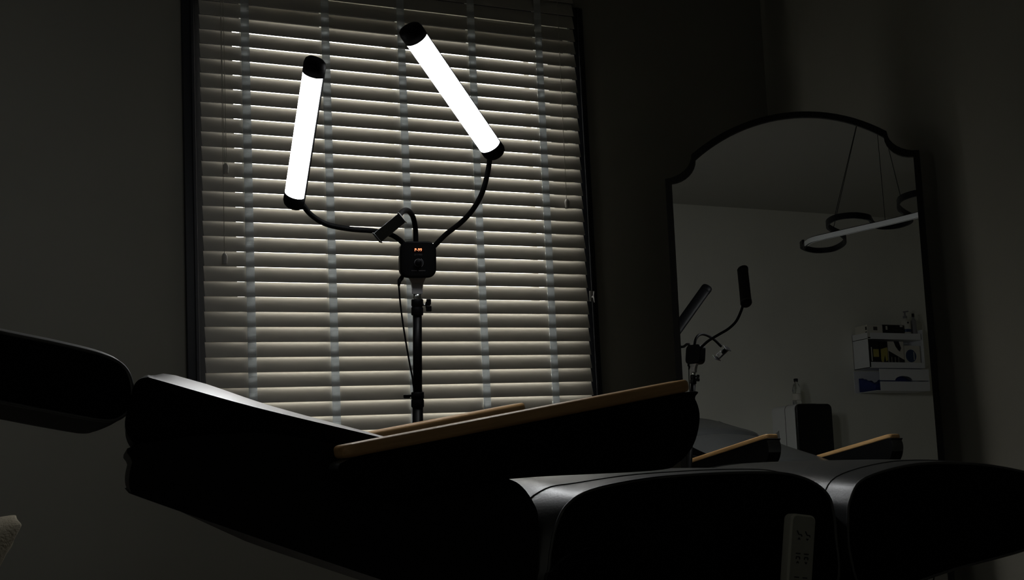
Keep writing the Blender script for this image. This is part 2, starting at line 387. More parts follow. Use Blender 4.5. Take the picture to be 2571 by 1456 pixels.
def cushion(name, side, t0, t1, crown, material, out=None, power=2.6, nt_=22, piping=True, parent=None, skew=0.0, seams=()):
    """closed side outline (s,z) lofted across t; the middle swells outward by crown (function of the outline normal)."""
    pts = [Vector(p) for p in side]; n = len(pts); cen = sum(pts, Vector((0, 0)))/n
    area = sum(pts[i].x*pts[(i+1) % n].y-pts[(i+1) % n].x*pts[i].y for i in range(n)); sg = 1 if area > 0 else -1
    nor = []
    for i in range(n):
        d = (pts[(i+1) % n]-pts[i-1]).normalized(); nor.append(Vector((d.y, -d.x))*sg)
    bm = bmesh.new(); rings = []
    for k in range(nt_+1):
        v = k/nt_; v = 0.5-0.5*math.cos(PI*v) if True else v
        h = 1-abs(2*v-1)**power; t = t0+(t1-t0)*v
        ring = []
        for i in range(n):
            c = crown(pts[i], nor[i]) if callable(crown) else crown
            p = pts[i]+nor[i]*(c*h); p.x += skew*v*max(0.0, min(1.0, (-0.6-p.x)/0.25)); ring.append(bm.verts.new(ch(p.x, t, p.y)))
        rings.append(ring)
    for k in range(nt_):
        for i in range(n): bm.faces.new((rings[k][i], rings[k][(i+1) % n], rings[k+1][(i+1) % n], rings[k+1][i]))
    f0 = bm.faces.new(rings[0]); f1 = bm.faces.new(rings[-1])
    bmesh.ops.recalc_face_normals(bm, faces=bm.faces)
    me_o = link(name, bm, material, chair if parent is None else parent, smooth=True)
    for p in me_o.data.polygons:
        if p.area > 0.004 and len(p.vertices) > 8: p.use_smooth = False; 
    me_o.data.set_sharp_from_angle(angle=math.radians(50))
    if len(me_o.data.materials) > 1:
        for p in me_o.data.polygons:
            if len(p.vertices) > 8 or p.normal.z < -0.3: p.material_index = 1  # flat side faces and undersides get the copy with painted shade
    if piping:
        for t in (t0+0.0005, t1-0.0005):
            bm = bmesh.new(); pp = [ch(p.x+0.0, t, p.y) for p in pts]; pp.append(pp[0]); pp.append(pp[1])
            add_tube(bm, pp, 0.0028, 6, caps=False); link('piping', bm, M['leather'], me_o, smooth=True)
    for t in seams:
        v = (t-t0)/(t1-t0); h = 1-abs(2*v-1)**power; pp = []
        for i in range(n):
            if nor[i].y > -0.1:
                c = crown(pts[i], nor[i]) if callable(crown) else crown
                p = pts[i]+nor[i]*(c*h+0.0003); pp.append((p.x, p.y))
        pp.sort(key=lambda q: q[0])
        bm = bmesh.new(); add_tube(bm, [ch(q[0], t, q[1]) for q in pp], 0.0016, 6, caps=False); link('seam', bm, M['leather'], me_o, smooth=True)
    return me_o
LE = [M['leather'], M['leather_shade']]
def interp(x, t):
    if x <= t[0][0]: return t[0][1]
    for (a, b1), (c, d) in zip(t, t[1:]):
        if x <= c: return b1+(d-b1)*(x-a)/(c-a)
    return t[-1][1]
def uponly(c, cs=0.0):
    return lambda p, n: cs + (c-cs)*max(0.0, n.y)**1.2 if n.y > 0 else cs

# headrest (slab sloping down to the right, rounded ends)
head = sm2([(-1.235, 0.255), (-1.19, 0.243), (-1.07, 0.2125), (-0.99, 0.194), (-0.925, 0.176), (-0.895, 0.158), (-0.884, 0.130), (-0.886, 0.100), (-0.893, 0.088), (-0.915, 0.078), (-0.963, 0.086), (-1.071, 0.111), (-1.19, 0.14), (-1.24, 0.15), (-1.256, 0.175), (-1.254, 0.225)], 5, True)
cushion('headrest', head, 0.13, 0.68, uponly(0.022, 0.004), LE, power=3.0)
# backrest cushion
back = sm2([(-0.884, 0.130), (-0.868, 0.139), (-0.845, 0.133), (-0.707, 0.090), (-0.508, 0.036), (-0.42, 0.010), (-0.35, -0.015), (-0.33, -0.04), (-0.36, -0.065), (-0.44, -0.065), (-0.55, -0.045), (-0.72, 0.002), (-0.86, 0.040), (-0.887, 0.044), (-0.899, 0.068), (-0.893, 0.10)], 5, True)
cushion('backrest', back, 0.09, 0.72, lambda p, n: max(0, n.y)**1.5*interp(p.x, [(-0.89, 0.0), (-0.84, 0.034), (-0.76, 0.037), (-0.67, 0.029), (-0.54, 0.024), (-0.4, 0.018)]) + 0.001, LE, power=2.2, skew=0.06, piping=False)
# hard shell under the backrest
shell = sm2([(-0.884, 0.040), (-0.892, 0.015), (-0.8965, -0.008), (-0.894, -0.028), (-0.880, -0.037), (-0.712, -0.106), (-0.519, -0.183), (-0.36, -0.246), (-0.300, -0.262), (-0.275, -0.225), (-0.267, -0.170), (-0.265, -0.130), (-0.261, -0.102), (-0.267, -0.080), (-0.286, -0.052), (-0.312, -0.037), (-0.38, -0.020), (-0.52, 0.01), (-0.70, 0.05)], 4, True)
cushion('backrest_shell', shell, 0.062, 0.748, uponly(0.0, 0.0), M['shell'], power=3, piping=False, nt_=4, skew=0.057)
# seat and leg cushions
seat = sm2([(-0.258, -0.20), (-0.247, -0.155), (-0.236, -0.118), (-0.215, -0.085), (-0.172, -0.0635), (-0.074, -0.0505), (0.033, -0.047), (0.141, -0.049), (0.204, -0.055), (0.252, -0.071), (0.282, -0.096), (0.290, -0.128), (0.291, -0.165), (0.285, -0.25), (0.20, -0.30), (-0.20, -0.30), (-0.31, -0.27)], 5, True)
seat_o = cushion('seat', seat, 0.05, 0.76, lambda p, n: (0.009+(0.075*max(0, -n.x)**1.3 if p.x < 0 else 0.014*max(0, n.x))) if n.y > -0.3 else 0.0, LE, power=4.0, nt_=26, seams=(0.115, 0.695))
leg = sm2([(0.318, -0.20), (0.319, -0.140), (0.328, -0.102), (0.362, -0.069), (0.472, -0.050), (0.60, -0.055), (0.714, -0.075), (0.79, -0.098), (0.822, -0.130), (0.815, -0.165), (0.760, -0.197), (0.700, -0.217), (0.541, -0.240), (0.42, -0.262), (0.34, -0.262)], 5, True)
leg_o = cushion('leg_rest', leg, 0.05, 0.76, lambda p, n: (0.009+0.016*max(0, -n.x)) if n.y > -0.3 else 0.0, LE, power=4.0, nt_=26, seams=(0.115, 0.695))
# armrests: padded panel + oak top
def armrest(t0, t1, sign):
    side = sm2([(-0.583, 0.006), (-0.30, 0.048), (-0.016, 0.0895), (0.004, 0.078), (0.0105, 0.046), (-0.004, 0.003), (-0.036, -0.026), (-0.085, -0.036), (-0.33, -0.037), (-0.46, -0.055), (-0.545, -0.06), (-0.578, -0.03)], 5, True)
    a = cushion('armrest', side, t0, t1, 0.0, LE, power=3, piping=False, nt_=6)
    a.modifiers.new('b', 'BEVEL').width = 0.008; a.modifiers['b'].segments = 3; a.modifiers['b'].limit_method = 'ANGLE'
    o = ch(-0.002, 0, 0.112); d = (ch(-0.596, 0, 0.0255) - o); L = d.length; ex = -d.normalized(); ey = CB; ez = ex.cross(ey)
    if ez.z < 0: ez = -ez
    org = ch(-0.596, (t0+t1)/2, 0.0255)
    Mx = basis(org, ex, ez.cross(ex), ez)
    poly = []; hw = (t1-t0)/2+0.004
    for cx_, cy_, a0 in ((L-0.022, hw-0.022, 0), (0.022, hw-0.022, 90), (0.022, -hw+0.022, 180), (L-0.022, -hw+0.022, 270)):
        for k in range(6):
            an = math.radians(a0+90*k/5); poly.append((cx_+0.022*math.cos(an), cy_+0.022*math.sin(an)))
    bm = bmesh.new()
    add_prism(bm, poly, lambda p: Vector((p[0], p[1], -0.0205)), lambda p: Vector((p[0], p[1], 0.0)))
    w_ = link('armrest_top', bm, M['wood'], None, bevel=0.007, seg=4)
    w_.matrix_world = Mx; w_.parent = a; w_.matrix_parent_inverse = a.matrix_world.inverted()
    return a
armrest(0.0, 0.072, -1); armrest(0.738, 0.81, 1)
# base under the chair
ct = ch(0.06, 0.405, 0)
def cbox(name, s0, s1, t0, t1, z0, z1, mtl, bev=0.01, parent=chair):
    Mx = basis(Vector((NP.x, NP.y, 0)), CA, CB, Vector((0, 0, 1)))
    return box(name, (s0, t0, z0), (s1, t1, z1), mtl, parent, M4=Mx, bevel=bev, seg=3)
under = sm2([(-0.262, -0.205), (-0.249, -0.185), (-0.228, -0.168), (-0.20, -0.158), (-0.16, -0.155), (-0.06, -0.185), (0.30, -0.255), (0.47, -0.262), (0.515, -0.275), (0.53, -0.31), (0.45, -0.36), (-0.20, -0.36), (-0.275, -0.32)], 5, True)
cushion('frame_cover', under, 0.040, 0.770, 0.0, [M['leather'], M['leather_shade']], piping=False, nt_=6)
cbox('column', -0.02, 0.16, 0.30, 0.51, 0.08, 0.40, M['shell'], 0.02)
cbox('base_plate', -0.38, 0.48, 0.16, 0.65, 0.0, 0.08, M['shell'], 0.03)

# ------------------------------------------------------------------ corded handset hanging on the chair
rem = thing('hand_control', 'grey corded hand control with button pictograms hooked on the side of the seat', 'remote control', tuple(ch(0.18, 0.0, -0.40)))
rt = ch(0.196, -0.014, -0.122); rb = ch(0.163, -0.014, -0.33)
ez = (rt-rb).normalized(); hv = (CAM-rt); hv.z = 0; hv.normalize()
an = math.radians(-34); fn = Vector((hv.x*math.cos(an)-hv.y*math.sin(an), hv.x*math.sin(an)+hv.y*math.cos(an), 0))
fn = (Matrix.Rotation(math.radians(38), 3, 'Z') @ hv)
fn = (fn-ez*fn.dot(ez)).normalized(); ex = ez.cross(fn).normalized()*-1
if ex.dot(R_) < 0: ex = -ex
RM = basis(rt - fn*0.010, ex, -fn, ez)      # local x right, y into the handset, z up
LW, LT, LH = 0.026, 0.024, 0.19
poly = []
for cx_, cz_, a0 in ((LW-0.010, -0.010, 0), (-LW+0.010, -0.010, 90), (-LW+0.010, -LH+0.010, 180), (LW-0.010, -LH+0.010, 270)):
    for k in range(6):
        a = math.radians(a0+90*k/5); poly.append((cx_+0.010*math.cos(a), cz_+0.010*math.sin(a)))
bm = bmesh.new(); add_prism(bm, poly, lambda p: RM @ Vector((p[0], 0, p[1])), lambda p: RM @ Vector((p[0]*0.94, LT, p[1]*0.985-0.001)))
hb = link('handset_body', bm, M['remote'], rem, bevel=0.004, seg=3)
poly2 = [(p[0]*0.86, p[1]*0.97-0.0035) for p in poly]
bm = bmesh.new(); add_prism(bm, poly2, lambda p: RM @ Vector((p[0], -0.0012, p[1])), lambda p: RM @ Vector((p[0], 0.003, p[1]))); link('keypad', bm, M['remote_f'], hb)
def icon(cx_, cz_, up, kind):
    bm = bmesh.new()
    def seg(a, b2, w_=0.0009):
        a = Vector(a); b2 = Vector(b2); d = (b2-a).normalized(); n = Vector((-d.y, d.x))*w_
        q = [a+n, b2+n, b2-n, a-n]
        add_prism(bm, [(p.x+cx_, p.y+cz_) for p in q], lambda p: RM @ Vector((p[0], -0.0012, p[1])), lambda p: RM @ Vector((p[0], -0.0018, p[1])))
    if kind == 0:
        seg((-0.005, 0.004), (-0.001, -0.002)); seg((-0.001, -0.002), (0.004, -0.002)); seg((0.004, -0.002), (0.0055, -0.005))
    else:
        seg((-0.005, 0.0055), (0.0045, 0.0055)); seg((-0.0035, 0.0), (0.0035, 0.0)); seg((-0.0035, 0.0), (-0.0035, -0.004)); seg((0.0035, 0.0), (0.0035, -0.004))
    s_ = 1 if up else -1
    seg((-0.002, -0.009-s_*0.0015), (0, -0.009+s_*0.0015), 0.0007); seg((0, -0.009+s_*0.0015), (0.002, -0.009-s_*0.0015), 0.0007)
    link('button_pictogram', bm, M['icon'], hb)
for r_ in range(4):
    for c_ in (-1, 1): icon(c_*0.0085, -0.032-r_*0.039, c_ < 0, 0 if r_ == 0 else 1)
tube('hook', [RM @ Vector((-0.016, LT+0.001, -0.013)), RM @ Vector((-0.035, LT+0.022, -0.014)), ch(0.140, 0.036, -0.135)], 0.0022, M['metal'], rem, n=8)
bm = bmesh.new(); add_box(bm, (-0.018, LT+0.002, -0.07), (-0.002, LT+0.016, -0.016), RM); link('hook_plate', bm, M['shell'], rem, bevel=0.002)
tube('cable', spline([RM @ Vector((0, 0.011, -LH)), ch(0.15, -0.01, -0.42), ch(0.12, -0.02, -0.55), ch(0.05, -0.02, -0.66), ch(-0.10, 0.0, -0.712), ch(-0.45, 0.02, -0.7165)], 6), 0.003, M['rubber'], rem, n=8)

# ------------------------------------------------------------------ twin-tube lamp on tripod
LB = px(1048, 652, 3.236)
ptop = px(1048, 735, 3.236); pjoint = px(1049, 985, 3.236); dirp = (pjoint-ptop).normalized()
foot = ptop + dirp*((ptop.z-0.0)/-dirp.z)
lamp = thing('tripod_lamp', 'black tripod work lamp with two glowing white tubes on bendable arms', 'lamp', tuple(foot))
# orientation of the control box: faces the camera side
bz = (ptop-foot).normalized(); by = (Matrix.Rotation(math.radians(6), 3, 'Z') @ (CAM-LB)); by = (by-bz*by.dot(bz)).normalized(); bx_ = by.cross(bz)*-1
if bx_.dot(R_) < 0: bx_ = -bx_
BM = basis(LB, bx_, -by, bz)
def sq(w_, r, n=6):
    out = []
    for cx_, cz_, a0 in ((w_-r, w_-r, 0), (-w_+r, w_-r, 90), (-w_+r, -w_+r, 180), (w_-r, -w_+r, 270)):
        for k in range(n+1):
            a = math.radians(a0+90*k/n); out.append((cx_+r*math.cos(a), cz_+r*math.sin(a)))
    return out
bm = bmesh.new(); poly = sq(0.0435, 0.021)
add_prism(bm, poly, lambda p: BM @ Vector((p[0], -0.018, p[1])), lambda p: BM @ Vector((p[0], 0.022, p[1])))
cb = link('control_box', bm, M['lamp'], lamp, bevel=0.004, seg=3)
bm = bmesh.new(); add_prism(bm, sq(0.038, 0.018), lambda p: BM @ Vector((p[0], -0.0185, p[1])), lambda p: BM @ Vector((p[0], -0.017, p[1]))); link('face_plate', bm, M['rubber'], cb)
TB = BM @ Matrix.Rotation(PI/2, 4, 'X')
def onbox(x, z, d=0.0188): return BM @ Matrix.Translation((x, -d, z)) @ Matrix.Rotation(PI/2, 4, 'X')
bm = bmesh.new(); add_box(bm, (-0.0135, -0.0190, 0.0165), (0.0135, -0.0186, 0.0290), BM); link('display', bm, M['ledwin'], cb)
text_mesh('display_digits', 'P-99', 0.0098, onbox(0.0, 0.0228, 0.0193), M['digits'], cb)
text_mesh('lettering', 'LF-Y900', 0.0056, onbox(0.0, 0.0115), M['print_'], cb)
bm = bmesh.new()
for x0, x1 in ((-0.0165, -0.0030), (0.0005, 0.0170)): add_box(bm, (x0, -0.0190, -0.0270), (x1, -0.0186, -0.0256), BM)
link('faint_print', bm, M['print_'], cb)
bm = bmesh.new(); add_lathe(bm, [(0.0085, 0), (0.0085, 0.006), (0.0075, 0.008), (0.0, 0.008)], BM @ Vector((0, -0.0185, -0.0075)), by, 28); dl = link('dial', bm, M['lamp'], cb, smooth=True)
bm = bmesh.new(); add_tube(bm, [BM @ Vector((0.0088*math.cos(a), -0.0190, -0.0075+0.0088*math.sin(a))) for a in [2*PI*k/32 for k in range(33)]], 0.0004, 6, caps=False); link('dial_ring', bm, M['lgrey'], cb, smooth=True)
bm = bmesh.new(); add_tube(bm, [BM @ Vector((0.0118*math.cos(a), -0.0190, -0.0078+0.0118*math.sin(a))) for a in [-0.9+1.9*k/14 for k in range(15)]], 0.0004, 6); link('dial_ring', bm, M['lgrey'], cb, smooth=True)
# neck
bm = bmesh.new()
prof = [(0.026, -0.036), (0.019, -0.046), (0.0145, -0.056), (0.0125, -0.068), (0.0125, -0.082)]
for i in range(len(prof)-1):
    (w0, z0), (w1, z1) = prof[i], prof[i+1]
    vs = [bm.verts.new(BM @ Vector(v)) for v in ((-w0, 0.0, z0), (w0, 0.0, z0), (w0, 0.016, z0), (-w0, 0.016, z0), (-w1, 0.0, z1), (w1, 0.0, z1), (w1, 0.016, z1), (-w1, 0.016, z1))]
    for f in ((0, 1, 2, 3), (4, 5, 6, 7), (0, 1, 5, 4), (1, 2, 6, 5), (2, 3, 7, 6), (3, 0, 4, 7)): bm.faces.new([vs[j] for j in f])
link('neck', bm, M['lgrey'], lamp, bevel=0.001)
P0 = BM @ Vector((0.0, 0.008, 0)); 
def along(d): return P0 - bz*d
lathe('spigot', [(0.0095, 0), (0.0100, 0.003), (0.0085, 0.006), (0.0100, 0.010), (0.0095, 0.020)], along(0.101), bz, M['chrome'], lamp)
def clamp(d0, d1, r, name='clamp_collar'):
    bm = bmesh.new(); add_lathe(bm, [(r*0.92, 0), (r, 0.002), (r, (d1-d0)*0.45), (r*0.9, (d1-d0)*0.5), (r*0.9, (d1-d0)*0.55), (r, (d1-d0)*0.6), (r, d1-d0-0.002), (r*0.85, d1-d0)], along(d1), bz, 20)
    return link(name, bm, M['metal'], lamp, smooth=True)
clamp(0.094, 0.133, 0.0145)
# wing knob
kb = BM @ Vector((0, 0.008, -0.108)); 
kn = tube('knob', [kb+bx_*0.012, kb+bx_*0.022], 0.003, M['chrome'], lamp, n=10)
bm = bmesh.new(); add_box(bm, (0.021, 0.002, -0.124), (0.034, 0.014, -0.110), BM); add_box(bm, (0.022, 0.003, -0.108), (0.033, 0.013, -0.094), BM)
add_box(bm, (0.020, 0.004, -0.117), (0.031, 0.012, -0.100), BM); link('knob_wing', bm, M['metal'], kn, bevel=0.002)
tube('upper_pole', [along(0.13), along(0.355)], 0.0110, M['metal'], lamp, n=20)
clamp(0.316, 0.353, 0.0155)
kb2 = along(0.325)
kn2 = tube('knob', [kb2-bx_*0.012, kb2-bx_*0.020], 0.003, M['metal'], lamp, n=10)
Mk = Matrix.Translation(kb2) @ BM.to_3x3().to_4x4()
bm = bmesh.new(); add_box(bm, (-0.034, -0.005, -0.006), (-0.018, 0.005, 0.003), Mk); link('knob_wing', bm, M['metal'], kn2, bevel=0.002)
plen = (P0-foot).length
tube('lower_pole', [along(0.350), along(plen-0.10)], 0.0130, M['metal'], lamp, n=20)
lathe('leg_hub', [(0.02, 0), (0.022, 0.004), (0.022, 0.03), (0.016, 0.034)], along(0.70), bz, M['lamp'], lamp)
lathe('leg_hub', [(0.018, 0), (0.02, 0.004), (0.02, 0.022), (0.015, 0.026)], along(plen-0.16), bz, M['lamp'], lamp)
for k in range(3):
    a = 2*PI*k/3; d = Vector((math.cos(a), math.sin(a), 0))
    top = along(0.69)+d*0.022; end = Vector((foot.x, foot.y, 0.012))+d*0.36
    l = tube('leg', [top, end], 0.0075, M['metal'], lamp, n=8)
    tube('brace', [along(plen-0.15)+d*0.02, top.lerp(end, 0.55)], 0.004, M['metal'], l, n=6)
    lathe('rubber_foot', [(0.010, 0), (0.011, 0.004), (0.010, 0.026), (0.007, 0.028)], end-Vector((0, 0, 0.012)), Vector((0, 0, 1)), M['rubber'], l, n=10)
# goosenecks
def neck(pts, r=0.0062):
    sp = spline(pts, 10); bm = bmesh.new(); add_tube(bm, sp, r, 12)
    return link('gooseneck', bm, M['rubber'], lamp, smooth=True)
neck([px(1022, 622, 3.24), px(1003, 602, 3.23), px(978, 588, 3.20), px(940, 580, 3.17), px(880, 575, 3.12), px(820, 563, 3.09), px(782, 540, 3.07), px(758, 512, 3.06)])
neck([px(1090, 618, 3.25), px(1120, 588, 3.24), px(1160, 556, 3.22), px(1190, 522, 3.19), px(1212, 480, 3.165), px(1225, 430, 3.15), px(1231, 388, 3.14)])
neck([px(1044, 612, 3.245), px(1043, 575, 3.235), px(1037, 545, 3.20), px(1025, 529, 3.14), px(1012, 530, 3.06), px(1000, 545, 2.99)])
# light tubes
def light_tube(a, b2, face, r=0.0262):
    """a = top end, b2 = bottom end of the whole bar"""
    ax = (a-b2); L = ax.length; ax.normalize()
    fw = Vector((math.sin(math.radians(face)), math.cos(math.radians(face)), -0.50)); fw = (fw-ax*fw.dot(ax)).normalized(); sd = ax.cross(fw)
    Mx = basis(b2, sd, fw, ax)
    n = 20; capb, capt = 0.033, 0.034
    # housing: shallow rounded back
    def sec(z, k0, scale=1.0, dy=0.0):
        return [Mx @ Vector((r*scale*math.cos(t), dy+r*scale*math.sin(t)*k0, z)) for t in [PI*2*i/32 for i in range(32)]]
    def ring_loft(name, zs, mtl, yfront, yback, parent):
        bm = bmesh.new(); rs = []
        for z, s_ in zs:
            rs.append([bm.verts.new(Mx @ Vector((r*s_*math.cos(t), r*s_*math.sin(t)*(yfront if math.sin(t) > 0 else yback), z))) for t in [2*PI*i/36 for i in range(36)]])
        for i in range(len(rs)-1):
            for k in range(36): bm.faces.new((rs[i][k], rs[i][(k+1) % 36], rs[i+1][(k+1) % 36], rs[i+1][k]))
        bm.faces.new(rs[0]); bm.faces.new(rs[-1]); return link(name, bm, mtl, parent, smooth=True)
    ho = bmesh.new(); pr = []
    pts = [(r*math.cos(t), -r*0.55*abs(math.sin(t))**0.7) for t in [PI*i/20 for i in range(21)]]
    add_prism(ho, pts, lambda p: Mx @ Vector((p[0], p[1], capb-0.002)), lambda p: Mx @ Vector((p[0], p[1], L-capt+0.002)))
    h = link('lamp_housing', ho, M['lamp'], lamp, smooth=True); h.data.set_sharp_from_angle(angle=math.radians(40))
    dm = bmesh.new(); pts = [((r-0.001)*math.cos(t), 0.0008+(r-0.001)*0.8*math.sin(t)) for t in [PI*i/24 for i in range(25)]]
    add_prism(dm, pts, lambda p: Mx @ Vector((p[0], p[1], capb)), lambda p: Mx @ Vector((p[0], p[1], L-capt)))
    d_ = link('diffuser', dm, M['tube'], h, smooth=True); d_['label'] = 'glowing white diffuser'; d_.data.set_sharp_from_angle(angle=math.radians(40))
    ring_loft('end_cap', [(L-capt-0.001, 1.02), (L-0.014, 1.03), (L-0.005, 0.93), (L-0.001, 0.75), (L, 0.4)], M['lamp'], 0.84, 0.6, h)
    ring_loft('end_cap', [(0.0, 0.4), (0.001, 0.72), (0.006, 0.93), (0.014, 1.03), (capb+0.001, 1.02)], M['lamp'], 0.84, 0.6, h)
    return h
light_tube(px(794, 147, 2.87), px(737, 519, 3.06), 248)
light_tube(px(1024, 66, 2.88), px(1247, 390, 3.14), 220)
# phone clamp
c0, c1, c2, c3 = px(1001, 536, 2.95), px(1017, 556, 2.95), px(957, 608, 2.95), px(938, 587, 2.95)
exx = (c0-c3).normalized(); ezz = (c1-c0); ezz = (ezz-exx*ezz.dot(exx)).normalized(); eyy = exx.cross(ezz)
if eyy.dot(_f) < 0: eyy = -eyy
PM = basis((c0+c1+c2+c3)/4, exx, eyy, ezz)
bm = bmesh.new(); add_box(bm, (-0.036, -0.002, -0.0125), (0.036, 0.003, 0.0125), PM); clampo = link('phone_clamp', bm, M['clampm'], lamp, bevel=0.0012)
bm = bmesh.new(); add_box(bm, (0.033, -0.020, -0.013), (0.0365, 0.028, 0.013), PM); link('clamp_jaw', bm, M['clampm'], clampo, bevel=0.001)
bm = bmesh.new(); add_box(bm, (-0.0365, -0.020, -0.013), (-0.033, 0.028, 0.013), PM); link('clamp_jaw', bm, M['clampm'], clampo, bevel=0.001)
bm = bmesh.new(); add_box(bm, (-0.024, 0.004, -0.010), (0.004, 0.014, 0.010), PM); link('clamp_slide', bm, M['chrome'], clampo, bevel=0.001)
bm = bmesh.new(); add_lathe(bm, [(0.010, 0), (0.010, 0.008), (0.007, 0.012), (0.0, 0.012)], PM @ Vector((0.015, 0.004, 0)), eyy, 16); link('clamp_ball', bm, M['lamp'], clampo, smooth=True)
# power cord
pl_ = BM @ Vector((-0.034, 0.004, -0.036))
tube('plug', [pl_, pl_-bz*0.008-bx_*0.004, px(1003, 705, 3.22), px(1001, 718, 3.22)], [0.004, 0.0055, 0.005, 0.003], M['rubber'], lamp, n=10)
tube('power_cord', spline([px(1001, 714, 3.22), px(1006, 770, 3.22), px(1016, 840, 3.22), px(1028, 910, 3.225), px(1037, 960, 3.23), px(1040, 1020, 3.235), along(0.55)-bx_*0.016, along(0.8)-bx_*0.018, along(plen-0.2)-bx_*0.03, foot+Vector((-0.05, 0.02, 0.006)), foot+Vector((-0.4, 0.3, 0.006)), Vector((foot.x-0.8, YW-0.05, 0.01))], 8), 0.0022, M['rubber'], lamp, n=8)

# ------------------------------------------------------------------ pendant lamp (seen in the mirror)
PZ = CZ + 1.20
pend = thing('pendant_lamp', 'unlit looping ribbon pendant lamp hung from the ceiling on thin wires', 'pendant lamp', (1.0, 1.65, ZC-0.03))
S_ = [(0.387, 1.700), (0.489, 1.755), (0.593, 1.786), (0.707, 1.765), (0.887, 1.720), (1.102, 1.662), (1.283, 1.629), (1.50, 1.605), (1.70, 1.62), (1.84, 1.67)]
W_ = [(0.387, 1.700), (0.300, 1.655), (0.225, 1.56), (0.198, 1.47), (0.256, 1.413), (0.392, 1.444), (0.524, 1.52), (0.64, 1.633), (0.728, 1.753), (0.81, 1.844), (0.906, 1.901), (1.001, 1.914), (1.055, 1.856), (1.033, 1.754), (0.963, 1.681), (0.89, 1.608), (0.858, 1.532), (0.894, 1.471), (0.987, 1.468), (1.092, 1.527), (1.184, 1.651), (1.277, 1.758), (1.404, 1.854), (1.5, 1.879), (1.58, 1.85), (1.62, 1.76), (1.64, 1.66), (1.70, 1.56), (1.80, 1.53), (1.88, 1.58), (1.84, 1.67)]
def ribbon(name, pts, z0, z1, th, material, parent, off=0.0):
    sp = spline([(p[0], p[1], 0) for p in pts], 6); bm = bmesh.new(); cols = []
    for i, p in enumerate(sp):
        d = (sp[min(i+1, len(sp)-1)]-sp[max(i-1, 0)]).normalized(); n = Vector((d.y, -d.x, 0))
        a = p+n*(off-th/2); b3 = p+n*(off+th/2)
        cols.append([bm.verts.new((q.x, q.y, z)) for q, z in ((a, z0), (b3, z0), (b3, z1), (a, z1))])
    for i in range(len(cols)-1):
        for k in range(4): bm.faces.new((cols[i][k], cols[i][(k+1) % 4], cols[i+1][(k+1) % 4], cols[i+1][k]))
    bm.faces.new(cols[0]); bm.faces.new(cols[-1])
    o = link(name, bm, material, parent, smooth=True); o.data.set_sharp_from_angle(angle=math.radians(40)); return o
rb_ = ribbon('straight_band', S_, PZ-0.022, PZ+0.006, 0.010, M['metal'], pend)
ribbon('led_strip', S_[1:-1], PZ-0.0235, PZ+0.002, 0.004, M['led_off'], rb_, off=-0.0075)
ribbon('led_strip', S_[1:-1], PZ-0.0235, PZ+0.002, 0.004, M['led_off'], rb_, off=0.0075)
ribbon('wavy_band', W_, PZ+0.006, PZ+0.036, 0.012, M['metal'], pend)
lathe('canopy', [(0.10, 0.0), (0.10, 0.022), (0.095, 0.028)], (1.0, 1.65, ZC-0.028), (0, 0, 1), M['lamp'], pend, 32)
for a, b4 in (((0.935, 1.668), (0.718, 1.748, PZ)), ((0.940, 1.672), (0.959, 1.905, PZ+0.03)), ((0.96, 1.60), (1.062, 1.672, PZ)), ((0.97, 1.59), (1.427, 1.862, PZ+0.03)), ((1.06, 1.63), (1.75, 1.63, PZ))):
    tube('suspension_wire', [(a[0], a[1], ZC-0.02), b4], 0.0016, M['metal'], pend, n=6)

# ------------------------------------------------------------------ left wall: cabinet, cooler, bottle, wall rack
cab = thing('side_cabinet', 'low white side cabinet with two doors below the mini cooler', 'cabinet', (XL+0.25, 0.60, 0))
CT = CZ+0.03
box('carcass', (XL+0.01, 0.12, 0.06), (XL+0.44, 1.10, CT-0.02), M['white2'], cab, bevel=0.003)
box('top', (XL+0.003, 0.10, CT-0.02), (XL+0.47, 1.12, CT), M['white2'], cab, bevel=0.003)
box('plinth', (XL+0.03, 0.14, 0), (XL+0.41, 1.08, 0.06), M['shell'], cab)
for y0, y1, hy in ((0.125, 0.606, 0.57), (0.614, 1.095, 0.65)):
    d_ = box('door', (XL+0.44, y0, 0.07), (XL+0.458, y1, CT-0.025), M['white2'], cab, bevel=0.003)
    tube('handle', [(XL+0.47, hy, 0.52), (XL+0.47, hy, 0.62)], 0.005, M['metal'], d_, n=8)
FX = -1.10; fz0, fz1 = CT+0.012, CZ+0.455; fy0, fy1 = 0.505, 0.790
fr_ = thing('mini_cooler', 'small white beauty fridge with rounded black glass door, standing on the white cabinet', 'mini fridge', (-1.26, (fy0+fy1)/2, CT))
def rr_poly(y0, y1, z0, z1, r, n=6):
    out = []
    for cy_, cz_, a0 in ((y1-r, z1-r, 0), (y0+r, z1-r, 90), (y0+r, z0+r, 180), (y1-r, z0+r, 270)):
        for k in range(n+1):
            a = math.radians(a0+90*k/n); out.append((cy_+r*math.cos(a), cz_+r*math.sin(a)))
    return out
pp = rr_poly(fy0, fy1, fz0, fz1, 0.035)
bm = bmesh.new(); add_prism(bm, pp, lambda p: Vector((XL+0.045, p[0], p[1])), lambda p: Vector((FX-0.03, p[0], p[1]))); fb = link('body', bm, M['white'], fr_, bevel=0.012, seg=3)
bm = bmesh.new(); add_prism(bm, pp, lambda p: Vector((FX-0.027, p[0], p[1])), lambda p: Vector((FX, p[0], p[1]))); dr = link('door', bm, M['dark'], fr_, bevel=0.006, seg=3); dr['label'] = 'black glass door'
bm = bmesh.new(); add_prism(bm, rr_poly(fy0-0.001, fy1+0.001, fz0-0.001, fz1+0.001, 0.035), lambda p: Vector((-1.24, p[0], p[1])), lambda p: Vector((-1.236, p[0], p[1]))); link('seam', bm, M['print_'], fb)
for k in range(7): box('vent_slot', (-1.385+k*0.010, fy1-0.001, CZ+0.22-k*0.004), (-1.381+k*0.010, fy1+0.001, CZ+0.265+k*0.004), M['black'], fb)
